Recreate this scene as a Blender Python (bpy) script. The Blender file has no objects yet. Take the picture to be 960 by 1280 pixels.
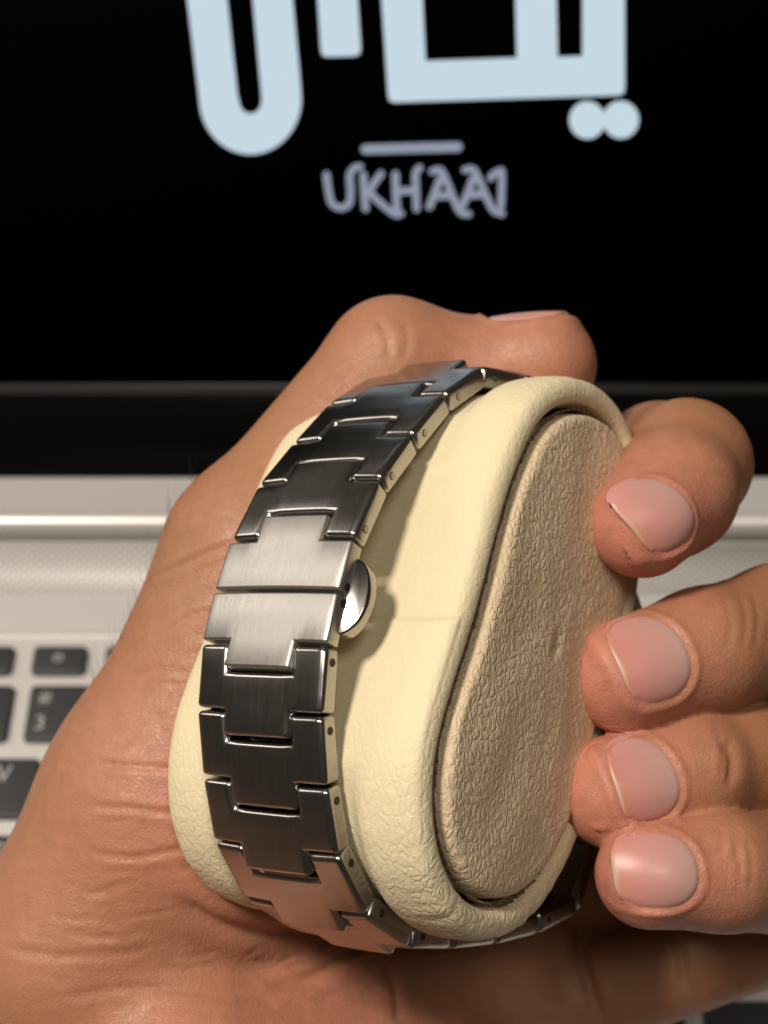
import bpy, bmesh, math, random
import numpy as np
from mathutils import Matrix, Vector, noise as mnoise
random.seed(3); np.random.seed(3)
S = 0.01                      # all sizes below are written in centimetres
sc = bpy.context.scene
COL = sc.collection
# ------------------------------------------------------------------ camera
TH = math.radians(51.0); CAMH = 32.8; F = 2000.0
sT, cT = math.sin(TH), math.cos(TH)
RK = np.array([[1, 0, 0], [0, -sT, cT], [0, -cT, -sT]], float)   # K frame (right, down, forward) -> world
CP = np.array([0, 0, CAMH])
cam = bpy.data.cameras.new('camera'); camo = bpy.data.objects.new('camera', cam); COL.objects.link(camo)
camo.location = CP * S
camo.rotation_euler = (math.pi / 2 - TH, 0, 0)
cam.sensor_fit = 'VERTICAL'; cam.lens = 9.0; cam.sensor_height = 9.0 * 1280 / F; cam.sensor_width = cam.sensor_height * .75
cam.clip_start = .01; cam.clip_end = 50
cam.dof.use_dof = True; cam.dof.focus_distance = .196; cam.dof.aperture_fstop = 4.3
sc.camera = camo
sc.view_settings.view_transform = 'Standard'; sc.view_settings.look = 'None'
sc.view_settings.exposure = 0; sc.view_settings.gamma = 1
sc.cycles.max_bounces = 8
# ------------------------------------------------------------------ room light and added lights
w = bpy.data.worlds.new('World'); sc.world = w; w.use_nodes = True
w.node_tree.nodes['Background'].inputs[0].default_value = (1, .86, .70, 1)
w.node_tree.nodes['Background'].inputs[1].default_value = .04
def toW(k): return RK @ np.asarray(k, float) + CP
def lamp(name, kpos, ktarget, size, power, col):
    l = bpy.data.lights.new(name, 'AREA'); l.shape = 'DISK'; l.size = size * S; l.energy = power; l.color = col
    o = bpy.data.objects.new(name, l); COL.objects.link(o)
    p = toW(kpos); t = toW(ktarget)
    o.location = p * S
    o.rotation_euler = Vector(t - p).to_track_quat('-Z', 'Y').to_euler()
    return o
TGT = np.array([.5, 1.5, 20.5])
lamp('ceiling_lamp', TGT + 150 * np.array([-.43, -.54, -.73]), TGT, 28, 23, (1, .89, .77))
lamp('clasp_highlight_light', TGT + 90 * np.array([-.84, -.54, .0]), TGT, 34, 1.1, (1, .92, .82))  # unseen light, added to put a highlight on the clasp plates
lamp('panel_fill_light', TGT + 160 * np.array([.12, -.38, -.92]), TGT, 50, 7.0, (1, .89, .78))  # unseen broad fill, added to brighten the cushion's end panel
# ------------------------------------------------------------------ helpers
def tag(o, label=None, cat=None, kind=None, group=None):
    for k, v in (('label', label), ('category', cat), ('kind', kind), ('group', group)):
        if v: o[k] = v
    return o
def link(name, me, mat=None, parent=None):
    o = bpy.data.objects.new(name, me); COL.objects.link(o)
    if mat and me and not me.materials: me.materials.append(mat)
    if parent: o.parent = parent
    return o
def mesh(name, V, Fc, smooth=True):
    me = bpy.data.meshes.new(name)
    V = np.asarray(V, float) * S
    me.from_pydata(V.tolist(), [], Fc if isinstance(Fc, list) else Fc.tolist()); me.update()
    if smooth: me.polygons.foreach_set('use_smooth', [True] * len(me.polygons))
    return me
def empty(name, M=None):
    o = bpy.data.objects.new(name, None); COL.objects.link(o); o.empty_display_size = .01
    if M is not None: o.matrix_world = M
    return o
def frameM(org, cols):        # org in cm, cols 3 axis vectors (world)
    M = Matrix.Identity(4)
    for j in range(3):
        for i in range(3): M[i][j] = float(cols[j][i])
    for i in range(3): M[i][3] = float(org[i]) * S
    return M
def ray(px, py): return np.array([(px - 480) / F, (py - 640) / F, 1.0])
def K(px, py, d): return ray(px, py) * d
DZ = 4.6
def H(px, py, d): return K(px, py, d + DZ)
def bm_mesh(name, bm, smooth=True, ang=None):
    me = bpy.data.meshes.new(name)
    for v in bm.verts: v.co *= S
    bm.normal_update(); bm.to_mesh(me); bm.free()
    if smooth: me.polygons.foreach_set('use_smooth', [True] * len(me.polygons))
    if ang: me.set_sharp_from_angle(angle=math.radians(ang))
    return me
def bev_box(x0, x1, y0, y1, z0, z1, r=.03, seg=2, edges=None):
    bm = bmesh.new(); bmesh.ops.create_cube(bm, size=1)
    for v in bm.verts:
        v.co = Vector(((x0 + x1) / 2 + v.co.x * (x1 - x0), (y0 + y1) / 2 + v.co.y * (y1 - y0), (z0 + z1) / 2 + v.co.z * (z1 - z0)))
    if r > 0: bmesh.ops.bevel(bm, geom=list(bm.edges), offset=r, segments=seg, profile=.5, affect='EDGES')
    return bm
# ------------------------------------------------------------------ materials
class NT:
    def __init__(s, name):
        s.m = bpy.data.materials.new(name); s.m.use_nodes = True; s.t = s.m.node_tree; s.b = s.t.nodes['Principled BSDF']
    def n(s, typ, props=None, **inp):
        x = s.t.nodes.new(typ)
        for k, v in (props or {}).items(): setattr(x, k, v)
        for k, v in inp.items():
            k = int(k[1:]) if k[0] == '_' else k.replace('__', ' ')
            if isinstance(v, bpy.types.NodeSocket): s.t.links.new(v, x.inputs[k])
            else: x.inputs[k].default_value = v
        return x
    def set(s, **inp):
        for k, v in inp.items():
            k = k.replace('__', ' ')
            if isinstance(v, bpy.types.NodeSocket): s.t.links.new(v, s.b.inputs[k])
            else: s.b.inputs[k].default_value = v
        return s
    def math(s, op, a, b=0, c=0): return s.n('ShaderNodeMath', {'operation': op}, _0=a, _1=b, _2=c).outputs[0]
    def mixc(s, f, a, b):
        x = s.n('ShaderNodeMix', {'data_type': 'RGBA'}, _0=f, _6=a, _7=b); return x.outputs[2]
    def ramp(s, f, pts):
        x = s.n('ShaderNodeValToRGB', None, _0=f); e = x.color_ramp.elements
        e[0].position, e[0].color = pts[0][0], pts[0][1]; e[1].position, e[1].color = pts[-1][0], pts[-1][1]
        for p, c in pts[1:-1]:
            q = e.new(p); q.color = c
        return x.outputs[0]
    def bump(s, h, dist, strength=1.0, nrm=None):
        kw = dict(Height=h, Distance=dist, Strength=strength)
        if nrm is not None: kw['Normal'] = nrm
        return s.n('ShaderNodeBump', None, **kw).outputs[0]
    def obj(s, scale=(1, 1, 1)):
        c = s.n('ShaderNodeTexCoord').outputs['Object']
        return s.n('ShaderNodeMapping', None, Vector=c, Scale=scale).outputs[0]
def c4(r, g, b): return (r, g, b, 1)
def simple(name, col, rough=.5, metal=0.0, **kw):
    t = NT(name); t.set(Base__Color=c4(*col), Roughness=rough, Metallic=metal, **kw); return t.m

def leather(name, col, col2, pebble, pdist, wrinkle):
    t = NT(name); v = t.obj((1, 1, .72))
    nz = t.n('ShaderNodeTexNoise', None, Vector=v, Scale=520, Detail=3.0)
    vv = t.n('ShaderNodeMix', {'data_type': 'VECTOR'}, _0=.0026, _4=v, _5=nz.outputs['Color']).outputs[1]
    vo = t.n('ShaderNodeTexVoronoi', {'feature': 'DISTANCE_TO_EDGE'}, Vector=vv, Scale=pebble)
    e = t.n('ShaderNodeMapRange', {'interpolation_type': 'SMOOTHSTEP'}, Value=vo.outputs['Distance'], _1=-.08, _2=.30).outputs[0]
    vo2 = t.n('ShaderNodeTexVoronoi', {'feature': 'DISTANCE_TO_EDGE'}, Vector=vv, Scale=pebble * 2.3)
    e2 = t.n('ShaderNodeMapRange', None, Value=vo2.outputs['Distance'], _1=0.0, _2=.2).outputs[0]
    big = t.n('ShaderNodeTexNoise', None, Vector=v, Scale=55, Detail=4.0, Roughness=.6)
    fine = t.n('ShaderNodeTexNoise', None, Vector=v, Scale=2600, Detail=2.0)
    amp = t.n('ShaderNodeAttribute', {'attribute_name': 'grain'}).outputs['Fac']
    h = t.math('MULTIPLY', t.math('MULTIPLY_ADD', e2, .14, e), amp)
    h = t.math('MULTIPLY_ADD', fine.outputs[0], .12, h)
    h = t.math('MULTIPLY_ADD', big.outputs[0], wrinkle, h)
    nrm = t.bump(h, pdist)
    cc = t.mixc(t.n('ShaderNodeMapRange', None, Value=big.outputs[0], _1=.35, _2=.65).outputs[0], c4(*col), c4(*col2))
    pit = t.math('MULTIPLY', t.math('SUBTRACT', 1.0, e), t.math('MULTIPLY', amp, .12))
    cc = t.mixc(pit, cc, c4(col[0] * .55, col[1] * .5, col[2] * .42))
    t.set(Base__Color=cc, Roughness=.52, Normal=nrm, Sheen__Weight=.05)
    t.b.inputs['Specular IOR Level'].default_value = .35
    return t.m
M = {}
M['leather'] = leather('cream_leather', (.77, .68, .45), (.80, .71, .475), 850, .00010, .9)
M['panel'] = leather('shaded_pebbled_leather', (.67, .54, .36), (.71, .575, .39), 880, .00014, 1.6)  # same leather as the body; the panel's shade is put into this darker colour

def steel(name, rough, col, grain, aniso=.5):
    t = NT(name); v = t.obj((1, .025, 1))
    n1 = t.n('ShaderNodeTexNoise', None, Vector=v, Scale=7000, Detail=2.0)
    n2 = t.n('ShaderNodeTexNoise', None, Vector=t.obj((1, .05, 1)), Scale=1500, Detail=3.0)
    n3 = t.n('ShaderNodeTexNoise', None, Vector=t.obj(), Scale=180, Detail=4.0)
    r = t.math('MULTIPLY_ADD', n2.outputs[0], grain * .9, rough - grain * .4)
    r = t.math('MULTIPLY_ADD', n3.outputs[0], .10, t.math('SUBTRACT', r, .04))
    t.set(Base__Color=t.mixc(n2.outputs[0], c4(*[x * .85 for x in col]), c4(*col)), Metallic=1.0, Roughness=r,
          Normal=t.bump(n1.outputs[0], .00002 * (grain / .1), .6))
    return t.m
M['steel'] = steel('brushed_dark_steel', .23, (.47, .45, .43), .08)
M['satin'] = steel('satin_clasp_steel', .40, (.58, .555, .52), .20)
M['polish'] = simple('polished_steel', (.62, .60, .57), .10, 1.0)
M['hole'] = simple('dark_recess', (.01, .009, .008), .5)
M['pin'] = simple('pin_steel', (.35, .32, .27), .3, 1.0)

def skin():
    t = NT('skin'); v = t.obj()
    red = t.n('ShaderNodeAttribute', {'attribute_name': 'redness'}).outputs['Fac']
    tan = t.n('ShaderNodeAttribute', {'attribute_name': 'tan'}).outputs['Fac']
    big = t.n('ShaderNodeTexNoise', None, Vector=v, Scale=70, Detail=5.0, Roughness=.6)
    spot = t.n('ShaderNodeTexNoise', None, Vector=v, Scale=420, Detail=4.0, Roughness=.65)
    c = t.mixc(red, c4(.395, .20, .11), c4(.63, .235, .18))
    c = t.mixc(tan, c, c4(.30, .135, .06))
    m = t.n('ShaderNodeMapRange', None, Value=big.outputs[0], _1=.3, _2=.7).outputs[0]
    c = t.mixc(t.math('MULTIPLY', m, .5), c, c4(.44, .18, .10))
    m2 = t.n('ShaderNodeMapRange', None, Value=spot.outputs[0], _1=.35, _2=.7).outputs[0]
    c = t.mixc(t.math('MULTIPLY', m2, .42), c, c4(.29, .13, .07))
    # fine skin relief: crossing lines and pores
    wv = t.n('ShaderNodeTexNoise', None, Vector=v, Scale=350, Detail=2.0)
    vv = t.n('ShaderNodeMix', {'data_type': 'VECTOR'}, _0=.003, _4=v, _5=wv.outputs['Color']).outputs[1]
    vo = t.n('ShaderNodeTexVoronoi', {'feature': 'DISTANCE_TO_EDGE'}, Vector=t.n('ShaderNodeMapping', None, Vector=vv, Scale=(1, 1, .45), Rotation=(.3, .2, .5)).outputs[0], Scale=1500)
    e = t.n('ShaderNodeMapRange', None, Value=vo.outputs['Distance'], _1=0.0, _2=.22).outputs[0]
    st = t.n('ShaderNodeTexNoise', None, Vector=t.n('ShaderNodeMapping', None, Vector=v, Scale=(.28, 1, 1), Rotation=(0, 0, .15)).outputs[0], Scale=620, Detail=5.0, Roughness=.6)
    h = t.math('MULTIPLY_ADD', st.outputs[0], 1.1, t.math('MULTIPLY', e, .35))
    h = t.math('MULTIPLY_ADD', big.outputs[0], 1.5, h)
    t.set(Base__Color=c, Roughness=t.math('MULTIPLY_ADD', spot.outputs[0], .22, .36), Normal=t.bump(h, .00010, .85),
          Subsurface__Weight=.15, Subsurface__Scale=.0025, Subsurface__Radius=(1, .32, .18))
    t.b.inputs['Specular IOR Level'].default_value = .42
    return t.m
M['skin'] = skin()
def nailm():
    t = NT('fingernail')
    a = t.n('ShaderNodeAttribute', {'attribute_name': 'along'}).outputs['Fac']
    v = t.obj()
    n = t.n('ShaderNodeTexNoise', None, Vector=v, Scale=160, Detail=3.0)
    a2 = t.math('MULTIPLY_ADD', n.outputs[0], .08, t.math('SUBTRACT', a, .04))
    c = t.ramp(a2, [(0, c4(.56, .38, .33)), (.10, c4(.55, .33, .29)), (.30, c4(.57, .30, .265)), (.80, c4(.60, .25, .22)), (.94, c4(.58, .24, .185)), (.985, c4(.60, .38, .28)), (1, c4(.60, .38, .28))])
    t.set(Base__Color=c, Roughness=t.math('MULTIPLY_ADD', n.outputs[0], .2, .28), Subsurface__Weight=.15, Subsurface__Scale=.002, Subsurface__Radius=(1, .4, .3),
          Normal=t.bump(n.outputs[0], .0001, .6))
    t.b.inputs['Specular IOR Level'].default_value = .5
    return t.m
M['nail'] = nailm()
def deckm():
    t = NT('silver_laptop_deck'); v = t.obj()
    n = t.n('ShaderNodeTexNoise', None, Vector=v, Scale=2500, Detail=2.0)
    t.set(Base__Color=c4(.66, .645, .62), Roughness=.42, Metallic=.25, Normal=t.bump(n.outputs[0], .00002))
    return t.m
M['deck'] = deckm()
def grillem():
    t = NT('perforated_speaker_strip')
    v = t.n('ShaderNodeTexCoord').outputs['Object']
    v = t.n('ShaderNodeMapping', None, Vector=v, Rotation=(0, 0, math.radians(45)), Scale=(560, 560, 560)).outputs[0]
    vf = t.n('ShaderNodeVectorMath', {'operation': 'FRACTION'}, _0=v).outputs[0]
    vs = t.n('ShaderNodeVectorMath', {'operation': 'SUBTRACT'}, _0=vf, _1=(.5, .5, 0)).outputs[0]
    vs = t.n('ShaderNodeVectorMath', {'operation': 'MULTIPLY'}, _0=vs, _1=(1, 1, 0)).outputs[0]
    d = t.n('ShaderNodeVectorMath', {'operation': 'LENGTH'}, _0=vs).outputs['Value']
    m = t.n('ShaderNodeMapRange', None, Value=d, _1=.18, _2=.27).outputs[0]
    t.set(Base__Color=t.mixc(m, c4(.20, .195, .19), c4(.68, .66, .635)), Roughness=.45, Metallic=.2)
    return t.m
M['grille'] = grillem()
M['hinge'] = simple('hinge_silver', (.72, .70, .68), .36, .4)
M['gapdark'] = simple('dark_gap_plastic', (.14, .135, .12), .5)
def keym():
    t = NT('black_key'); v = t.obj()
    n = t.n('ShaderNodeTexNoise', None, Vector=v, Scale=1500, Detail=2.0)
    t.set(Base__Color=c4(.030, .030, .033), Roughness=.5, Normal=t.bump(n.outputs[0], .00003))
    return t.m
M['key'] = keym()
M['legend'] = simple('legend_print', (.42, .41, .42), .5)
M['glass'] = simple('black_display_glass', (.0018, .0018, .0024), .2)
M['glass'].node_tree.nodes['Principled BSDF'].inputs['Specular IOR Level'].default_value = 0.0
M['glass'].node_tree.nodes['Principled BSDF'].inputs['IOR'].default_value = 1.02
M['bezel'] = simple('black_bezel', (.0035, .0035, .0036), .3)
M['bezel'].node_tree.nodes['Principled BSDF'].inputs['IOR'].default_value = 1.04
M['bezline'] = simple('bezel_edge', (.012, .012, .0115), .6)
def emit(name, col, st):
    t = NT(name); t.set(Base__Color=c4(0, 0, 0), Roughness=.3, Emission__Color=c4(*col), Emission__Strength=st); return t.m
M['glow'] = emit('lit_screen_shapes', (.56, .69, .77), 1.0)
M['glow2'] = emit('lit_screen_lettering', (.33, .37, .47), .85)
M['desk'] = simple('desk_wood', (.10, .06, .04), .5)

# ------------------------------------------------------------------ laptop (behind, out of focus)
def gy(py):                     # ground distance where the deck plane shows at picture row py
    v = (py - 640) / F
    return CAMH * (cT - v * sT) / (sT + v * cT)
def gx(px, py):
    v = (py - 640) / F
    return (px - 480) / F * CAMH / (sT + v * cT)
bm = bev_box(-120, 120, -60, 90, -4.6, -1.75, .1); desk = link('desk_surface', bm_mesh('desk_surface', bm), M['desk']); tag(desk, kind='structure')
lap = empty('laptop', Matrix.Translation((0, gy(900) * S, -1.75 * S)))
tag(lap, 'open silver laptop with black keys behind the hand, its black screen lit with pale lettering', 'laptop')
OFF = np.array([0, gy(900), -1.75])
def lp(name, me, mat, parent=lap):
    return link(name, me, mat, parent)
def lbox(name, x0, x1, y0, y1, z0, z1, r, mat, parent=lap, off=True, seg=2):
    o = (OFF if parent is lap else np.zeros(3))
    bm = bev_box(x0 - o[0], x1 - o[0], y0 - o[1], y1 - o[1], z0 - o[2], z1 - o[2], r, seg)
    return lp(name, bm_mesh(name, bm), mat, parent)
HW = 17.4
yd = gy(675)
yf = gy(1264) - 9.6
lbox('base', -HW, HW, yf, yd, -1.7, -.004, .12, M['deck'])
# speaker strip
lbox('speaker_grille', -HW + 1.2, HW - 1.2, gy(744), gy(680), -.1, .004, .0, M['grille'])
# shallow keyboard step line between plain band and keys
lbox('keyboard_rim', -HW + .9, HW - .9, gy(797), gy(790), -.1, .02, .01, M['hinge'])
# hinge: profile swept along x, heights found on an upright plane just behind the deck
prof = [(yd + .02, -.9), (yd + .03, -.30), (yd + .42, -.28), (yd + .44, -.04), (yd + .50, .05), (yd + .62, .11), (yd + .78, .12), (yd + .90, .08), (yd + .98, -.02), (yd + 1.1, -.05), (yd + 2.4, -.05), (yd + 2.4, -.9)]
V = []; Fc = []
for sx in (-HW, HW):
    for y, z in prof: V.append((sx, y - OFF[1], z - OFF[2]))
n = len(prof)
for i in range(n): Fc.append([i, (i + 1) % n, n + (i + 1) % n, n + i])
Fc += [list(range(n))[::-1], list(range(n, 2 * n))]
me = mesh('hinge_cover', V, Fc, True); me.set_sharp_from_angle(angle=math.radians(35)); lp('hinge_cover', me, M['hinge'])
lbox('hinge_gap', -HW, HW, yd + .04, yd + .40, -.8, -.262, .0, M['gapdark'])
# lid: frame local x right, y up the lid, z out of the glass
BETA = math.radians(17)
upv = np.array([0, math.sin(BETA), math.cos(BETA)]); nv = np.array([0, -math.cos(BETA), math.sin(BETA)])
def plane_hit(px, py, P0, n):
    d = RK @ ray(px, py); t = ((P0 - CP) @ n) / (d @ n); return CP + d * t
hb = plane_hit(480, 597, np.array([0, 0, -.04]), np.array([0, 0, 1.]))
LID = empty('screen_lid'); LID.parent = lap
LID.matrix_local = frameM(hb - OFF, [np.array([1, 0, 0]), upv, nv])
# an empty cannot be a part: build the lid shell as the parent mesh instead
bpy.data.objects.remove(LID)
bm = bev_box(-HW, HW, -.1, 24.5, -.55, -.03, .1); shell = lp('screen_lid', bm_mesh('screen_lid', bm), M['deck'])
shell.matrix_local = frameM(hb - OFF, [np.array([1, 0, 0]), upv, nv])
def lidxy(px, py):
    q = plane_hit(px, py, hb, nv) - hb; return q[0], q @ upv
ylo = lidxy(480, 492)[1]; yhi = lidxy(480, 480)[1]
def lidbox(name, x0, x1, y0, y1, z0, z1, mat, r=0):
    return lp(name, bm_mesh(name, bev_box(x0, x1, y0, y1, z0, z1, r)), mat, shell)
lidbox('bezel', -HW + .12, HW - .12, 0, ylo - .01, -.1, .0, M['bezel'])
lidbox('bezel_edge', -HW + .5, HW - .5, ylo, yhi, -.1, .02, M['bezline'])
disp = lidbox('display', -HW + .5, HW - .5, yhi + .01, 23.9, -.1, -.005, M['glass'])
def flat(name, polys, mat, z=.006, parent=shell):
    bm = bmesh.new()
    for poly in polys:
        vs = [bm.verts.new((x, y, z)) for x, y in poly]
        f = bm.faces.new(vs)
        f.normal_update()
        if f.normal.z < 0: f.normal_flip()
    bmesh.ops.triangulate(bm, faces=list(bm.faces))
    return lp(name, bm_mesh(name, bm, False), mat, parent)
def L2(pts): return [lidxy(*p) for p in pts]
def stroke_poly(path, wd):
    """round-ended band along a path given in picture pixels"""
    path = np.array(path, float); out = []
    d = np.gradient(path, axis=0); d /= np.linalg.norm(d, axis=1)[:, None]
    nn = np.c_[-d[:, 1], d[:, 0]] * wd / 2
    a0 = math.atan2(-nn[-1][1] * -1, -nn[-1][0] * -1)
    left = path + nn; right = path - nn
    capE = [path[-1] + wd / 2 * np.array([math.cos(t), math.sin(t)]) for t in np.linspace(math.atan2(nn[-1][1], nn[-1][0]), math.atan2(nn[-1][1], nn[-1][0]) - math.pi, 9)[1:-1]]
    capS = [path[0] + wd / 2 * np.array([math.cos(t), math.sin(t)]) for t in np.linspace(math.atan2(-nn[0][1], -nn[0][0]), math.atan2(-nn[0][1], -nn[0][0]) - math.pi, 9)[1:-1]]
    return list(left) + capE + list(right[::-1]) + capS
def smoothp(pts, n=6):
    pts = np.array(pts, float); out = []
    P = np.vstack([2 * pts[0] - pts[1], pts, 2 * pts[-1] - pts[-2]])
    for i in range(1, len(P) - 2):
        for t in np.linspace(0, 1, n, endpoint=False):
            p0, p1, p2, p3 = P[i - 1], P[i], P[i + 1], P[i + 2]
            out.append(.5 * (2 * p1 + (p2 - p0) * t + (2 * p0 - 5 * p1 + 4 * p2 - p3) * t * t + (3 * p1 - p0 - 3 * p2 + p3) * t ** 3))
    out.append(pts[-1]); return np.array(out)
def arc(cx, cy, rx, ry, a0, a1, n=14): return [(cx + rx * math.cos(math.radians(t)), cy + ry * math.sin(math.radians(t))) for t in np.linspace(a0, a1, n)]
# big pale letterform on the left (a tall hook), continued above the frame
hook = [(205, -330)] + [(234, 0), (248, 115)] + arc(313, 122, 64, 71, 175, 5, 18) + [(376, 110), (366, 0), (338, -330)] + [(290, -330), (316, 0), (327, 120)] + arc(313, 126, 14, 16, 0, 180, 10) + [(297, 120), (284, 0), (252, -330)]
flat('letter_shape', [L2(hook)], M['glow'])
flat('letter_shape', [L2([(378, -330), (397, 0), (401, 62), (403, 69), (409, 71), (444, 70), (450, 67), (451, 60), (447, 0), (432, -330)])], M['glow'])
flat('letter_shape', [L2([(460, -330), (477, 0), (485, 118), (487, 126), (493, 128), (774, 119), (780, 116), (781, 108), (781, 0), (779, -330), (728, -330), (728, 70), (697, 71), (688, -330), (636, -330), (646, 72), (532, 76), (512, -330)])], M['glow'])
flat('letter_dot', [L2(arc(734, 150, 22.5, 23.5, 0, 350, 30))], M['glow'], .0065)
flat('letter_dot', [L2(arc(776, 149.5, 22.5, 23.5, 0, 350, 30))], M['glow'], .007)
flat('underline_bar', [L2(stroke_poly([(457, 186.5), (515, 185), (572, 183.5)], 12))], M['glow2'])
Q = lambda pts: [(380 + x / 3.43, 160 + y / 3.43) for x, y in pts]
word = [
    ('letter_u', [[(96, 200), (104, 260), (118, 320), (155, 342), (192, 325), (200, 270), (196, 205), (215, 172), (240, 165)]]),
    ('letter_k', [[(254, 200), (258, 270), (264, 345)], [(330, 195), (285, 268), (330, 322), (390, 368), (415, 366)]]),
    ('letter_h', [[(392, 198), (394, 270), (398, 350)], [(482, 345), (480, 260), (478, 195), (495, 170)], [(400, 270), (440, 268), (478, 266)]]),
    ('letter_a', [[(538, 335), (560, 280), (585, 215)], [(550, 185), (585, 180), (612, 230), (640, 300), (670, 358), (705, 368)], [(560, 290), (590, 289), (618, 288)]]),
    ('letter_a', [[(680, 330), (703, 275), (725, 215)], [(690, 178), (725, 176), (752, 225), (785, 300), (812, 350), (848, 366)], [(705, 285), (735, 284), (762, 283)]]),
    ('letter_i', [[(800, 212), (818, 192), (845, 180)], [(848, 190), (847, 260), (844, 335)]])]
zz = .0075
for nm, strokes in word:
    polys = [L2(stroke_poly(smoothp(Q(s)), 8.5 if len(s) > 3 or len(strokes) < 3 else 9)) for s in strokes]
    o = flat(nm, polys[:1], M['glow2'], zz)
    bm = bmesh.new(); bm.from_mesh(o.data)
    for j, poly in enumerate(polys[1:]):
        f = bm.faces.new([bm.verts.new((x * S, y * S, (zz + .001 * (j + 1)) * S)) for x, y in poly]); f.normal_update()
        if f.normal.z < 0: f.normal_flip()
        bmesh.ops.triangulate(bm, faces=[f])
    bm.to_mesh(o.data); bm.free(); zz += .004
# ---- keyboard
def text_mesh(s, size):
    cu = bpy.data.curves.new('t', 'FONT'); cu.body = s; cu.size = size * S; cu.align_x = 'LEFT'; cu.align_y = 'TOP'; cu.resolution_u = 3
    ob = bpy.data.objects.new('t', cu); COL.objects.link(ob)
    dg = bpy.context.evaluated_depsgraph_get(); dg.update()
    me = bpy.data.meshes.new_from_object(ob.evaluated_get(dg)); bpy.data.objects.remove(ob); bpy.data.curves.remove(cu)
    me.materials.clear(); me.materials.append(M['legend']); return me
keycache = {}
def key(x0, x1, ytop, ybot, leg=None, fn=False):
    """one keycap; ytop is the far edge, ybot the near edge"""
    wd, hh = round(x1 - x0, 3), round(ytop - ybot, 3); KH = .16
    if (wd, hh) not in keycache:
        bm = bmesh.new()
        r = .14
        def ring(inset, z):
            pts = []
            for cx, cy, a in ((wd / 2 - r, hh / 2 - r, 0), (-wd / 2 + r, hh / 2 - r, 90), (-wd / 2 + r, -hh / 2 + r, 180), (wd / 2 - r, -hh / 2 + r, 270)):
                for t in (0, 30, 60, 90):
                    pts.append(bm.verts.new((cx + (r - inset) * math.cos(math.radians(a + t)), cy + (r - inset) * math.sin(math.radians(a + t)), z)))
            return pts
        rs = [ring(0, 0), ring(.01, KH - .04), ring(.05, KH - .005), ring(.085, KH)]
        for a, b in zip(rs, rs[1:]):
            for i in range(16): bm.faces.new((a[i], a[(i + 1) % 16], b[(i + 1) % 16], b[i]))
        bm.faces.new(rs[-1])
        keycache[(wd, hh)] = bm_mesh('key', bm, True, 40)
    o = lp('key', keycache[(wd, hh)], M['key'])
    o.location = ((x0 + x1) / 2 * S, ((ytop + ybot) / 2 - OFF[1]) * S, (0 - OFF[2]) * S)
    for s, sz, dx, dy in (leg or []):
        ck = ('t', s, sz)
        if ck not in keycache: keycache[ck] = text_mesh(s, sz)
        t = link('legend', keycache[ck], None, o)
        t.location = ((-wd / 2 + dx) * S, (hh / 2 - dy) * S, (KH + .004) * S)
P = 1.9; G = .38
x3 = gx(40, 860)               # left edge of the "3" key
rows = {'num': (gy(860), gy(860) - 1.56), 'q': (gy(951), gy(951) - 1.56), 'a': (gy(1047), gy(1047) - 1.56)}
zt = rows['a'][0] - 1.93; bt = zt - 1.93
rows['z'] = (zt, zt - 1.56); rows['b'] = (bt, bt - 1.56)
fx = gx(43.8, 812)
for i in range(-3, 15):
    x = fx + i * 1.79
    key(x, x + 1.33, gy(811), gy(811) - .82, [('o', .5, .5, .08)] if i >= 0 and i < 12 else None)
nums = [('`', '~'), ('1', '!'), ('2', '@'), ('3', '#'), ('4', '$'), ('5', '%'), ('6', '^'), ('7', '&'), ('8', '*'), ('9', '('), ('0', ')'), ('-', '_'), ('=', '+')]
for i, (a, b) in enumerate(nums):
    x = x3 + (i - 3) * P; key(x, x + P - G, *rows['num'], [(b, .5, .25, .12), (a, .55, .22, .82)])
key(x3 + 10 * P, x3 + 11.75 * P - G, *rows['num'])
def row(nm, chars, xoff, lead, tail):
    x = x3 + xoff
    key(x3 - 3 * P, x - G, *rows[nm])
    for i, c in enumerate(chars):
        key(x + i * P, x + i * P + P - G, *rows[nm], [(c, .62, .25, .15)])
    e = x + len(chars) * P
    key(e, x3 + 11.75 * P - G, *rows[nm])
row('q', 'QWERTYUIOP[]', gx(73, 951) - x3 - 2 * P, 0, 0)
row('a', "ASDFGHJKL;'", gx(73, 951) - x3 - 2 * P + .5, 0, 0)
row('z', 'ZXCVBNM,./', gx(73, 951) - x3 - 2 * P + 1.45, 0, 0)
xb = x3 - 3 * P
for wd in (1.52, 1.52, 1.52, 1.52, 9.12, 1.52, 1.52, 1.52, 1.52, 1.52, 1.52):
    key(xb, xb + wd, *rows['b']); xb += wd + G
lbox('touchpad', -5.6, 5.6, yf + .7, rows['b'][1] - .7, -.1, .006, .002, M['deck'])

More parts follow.
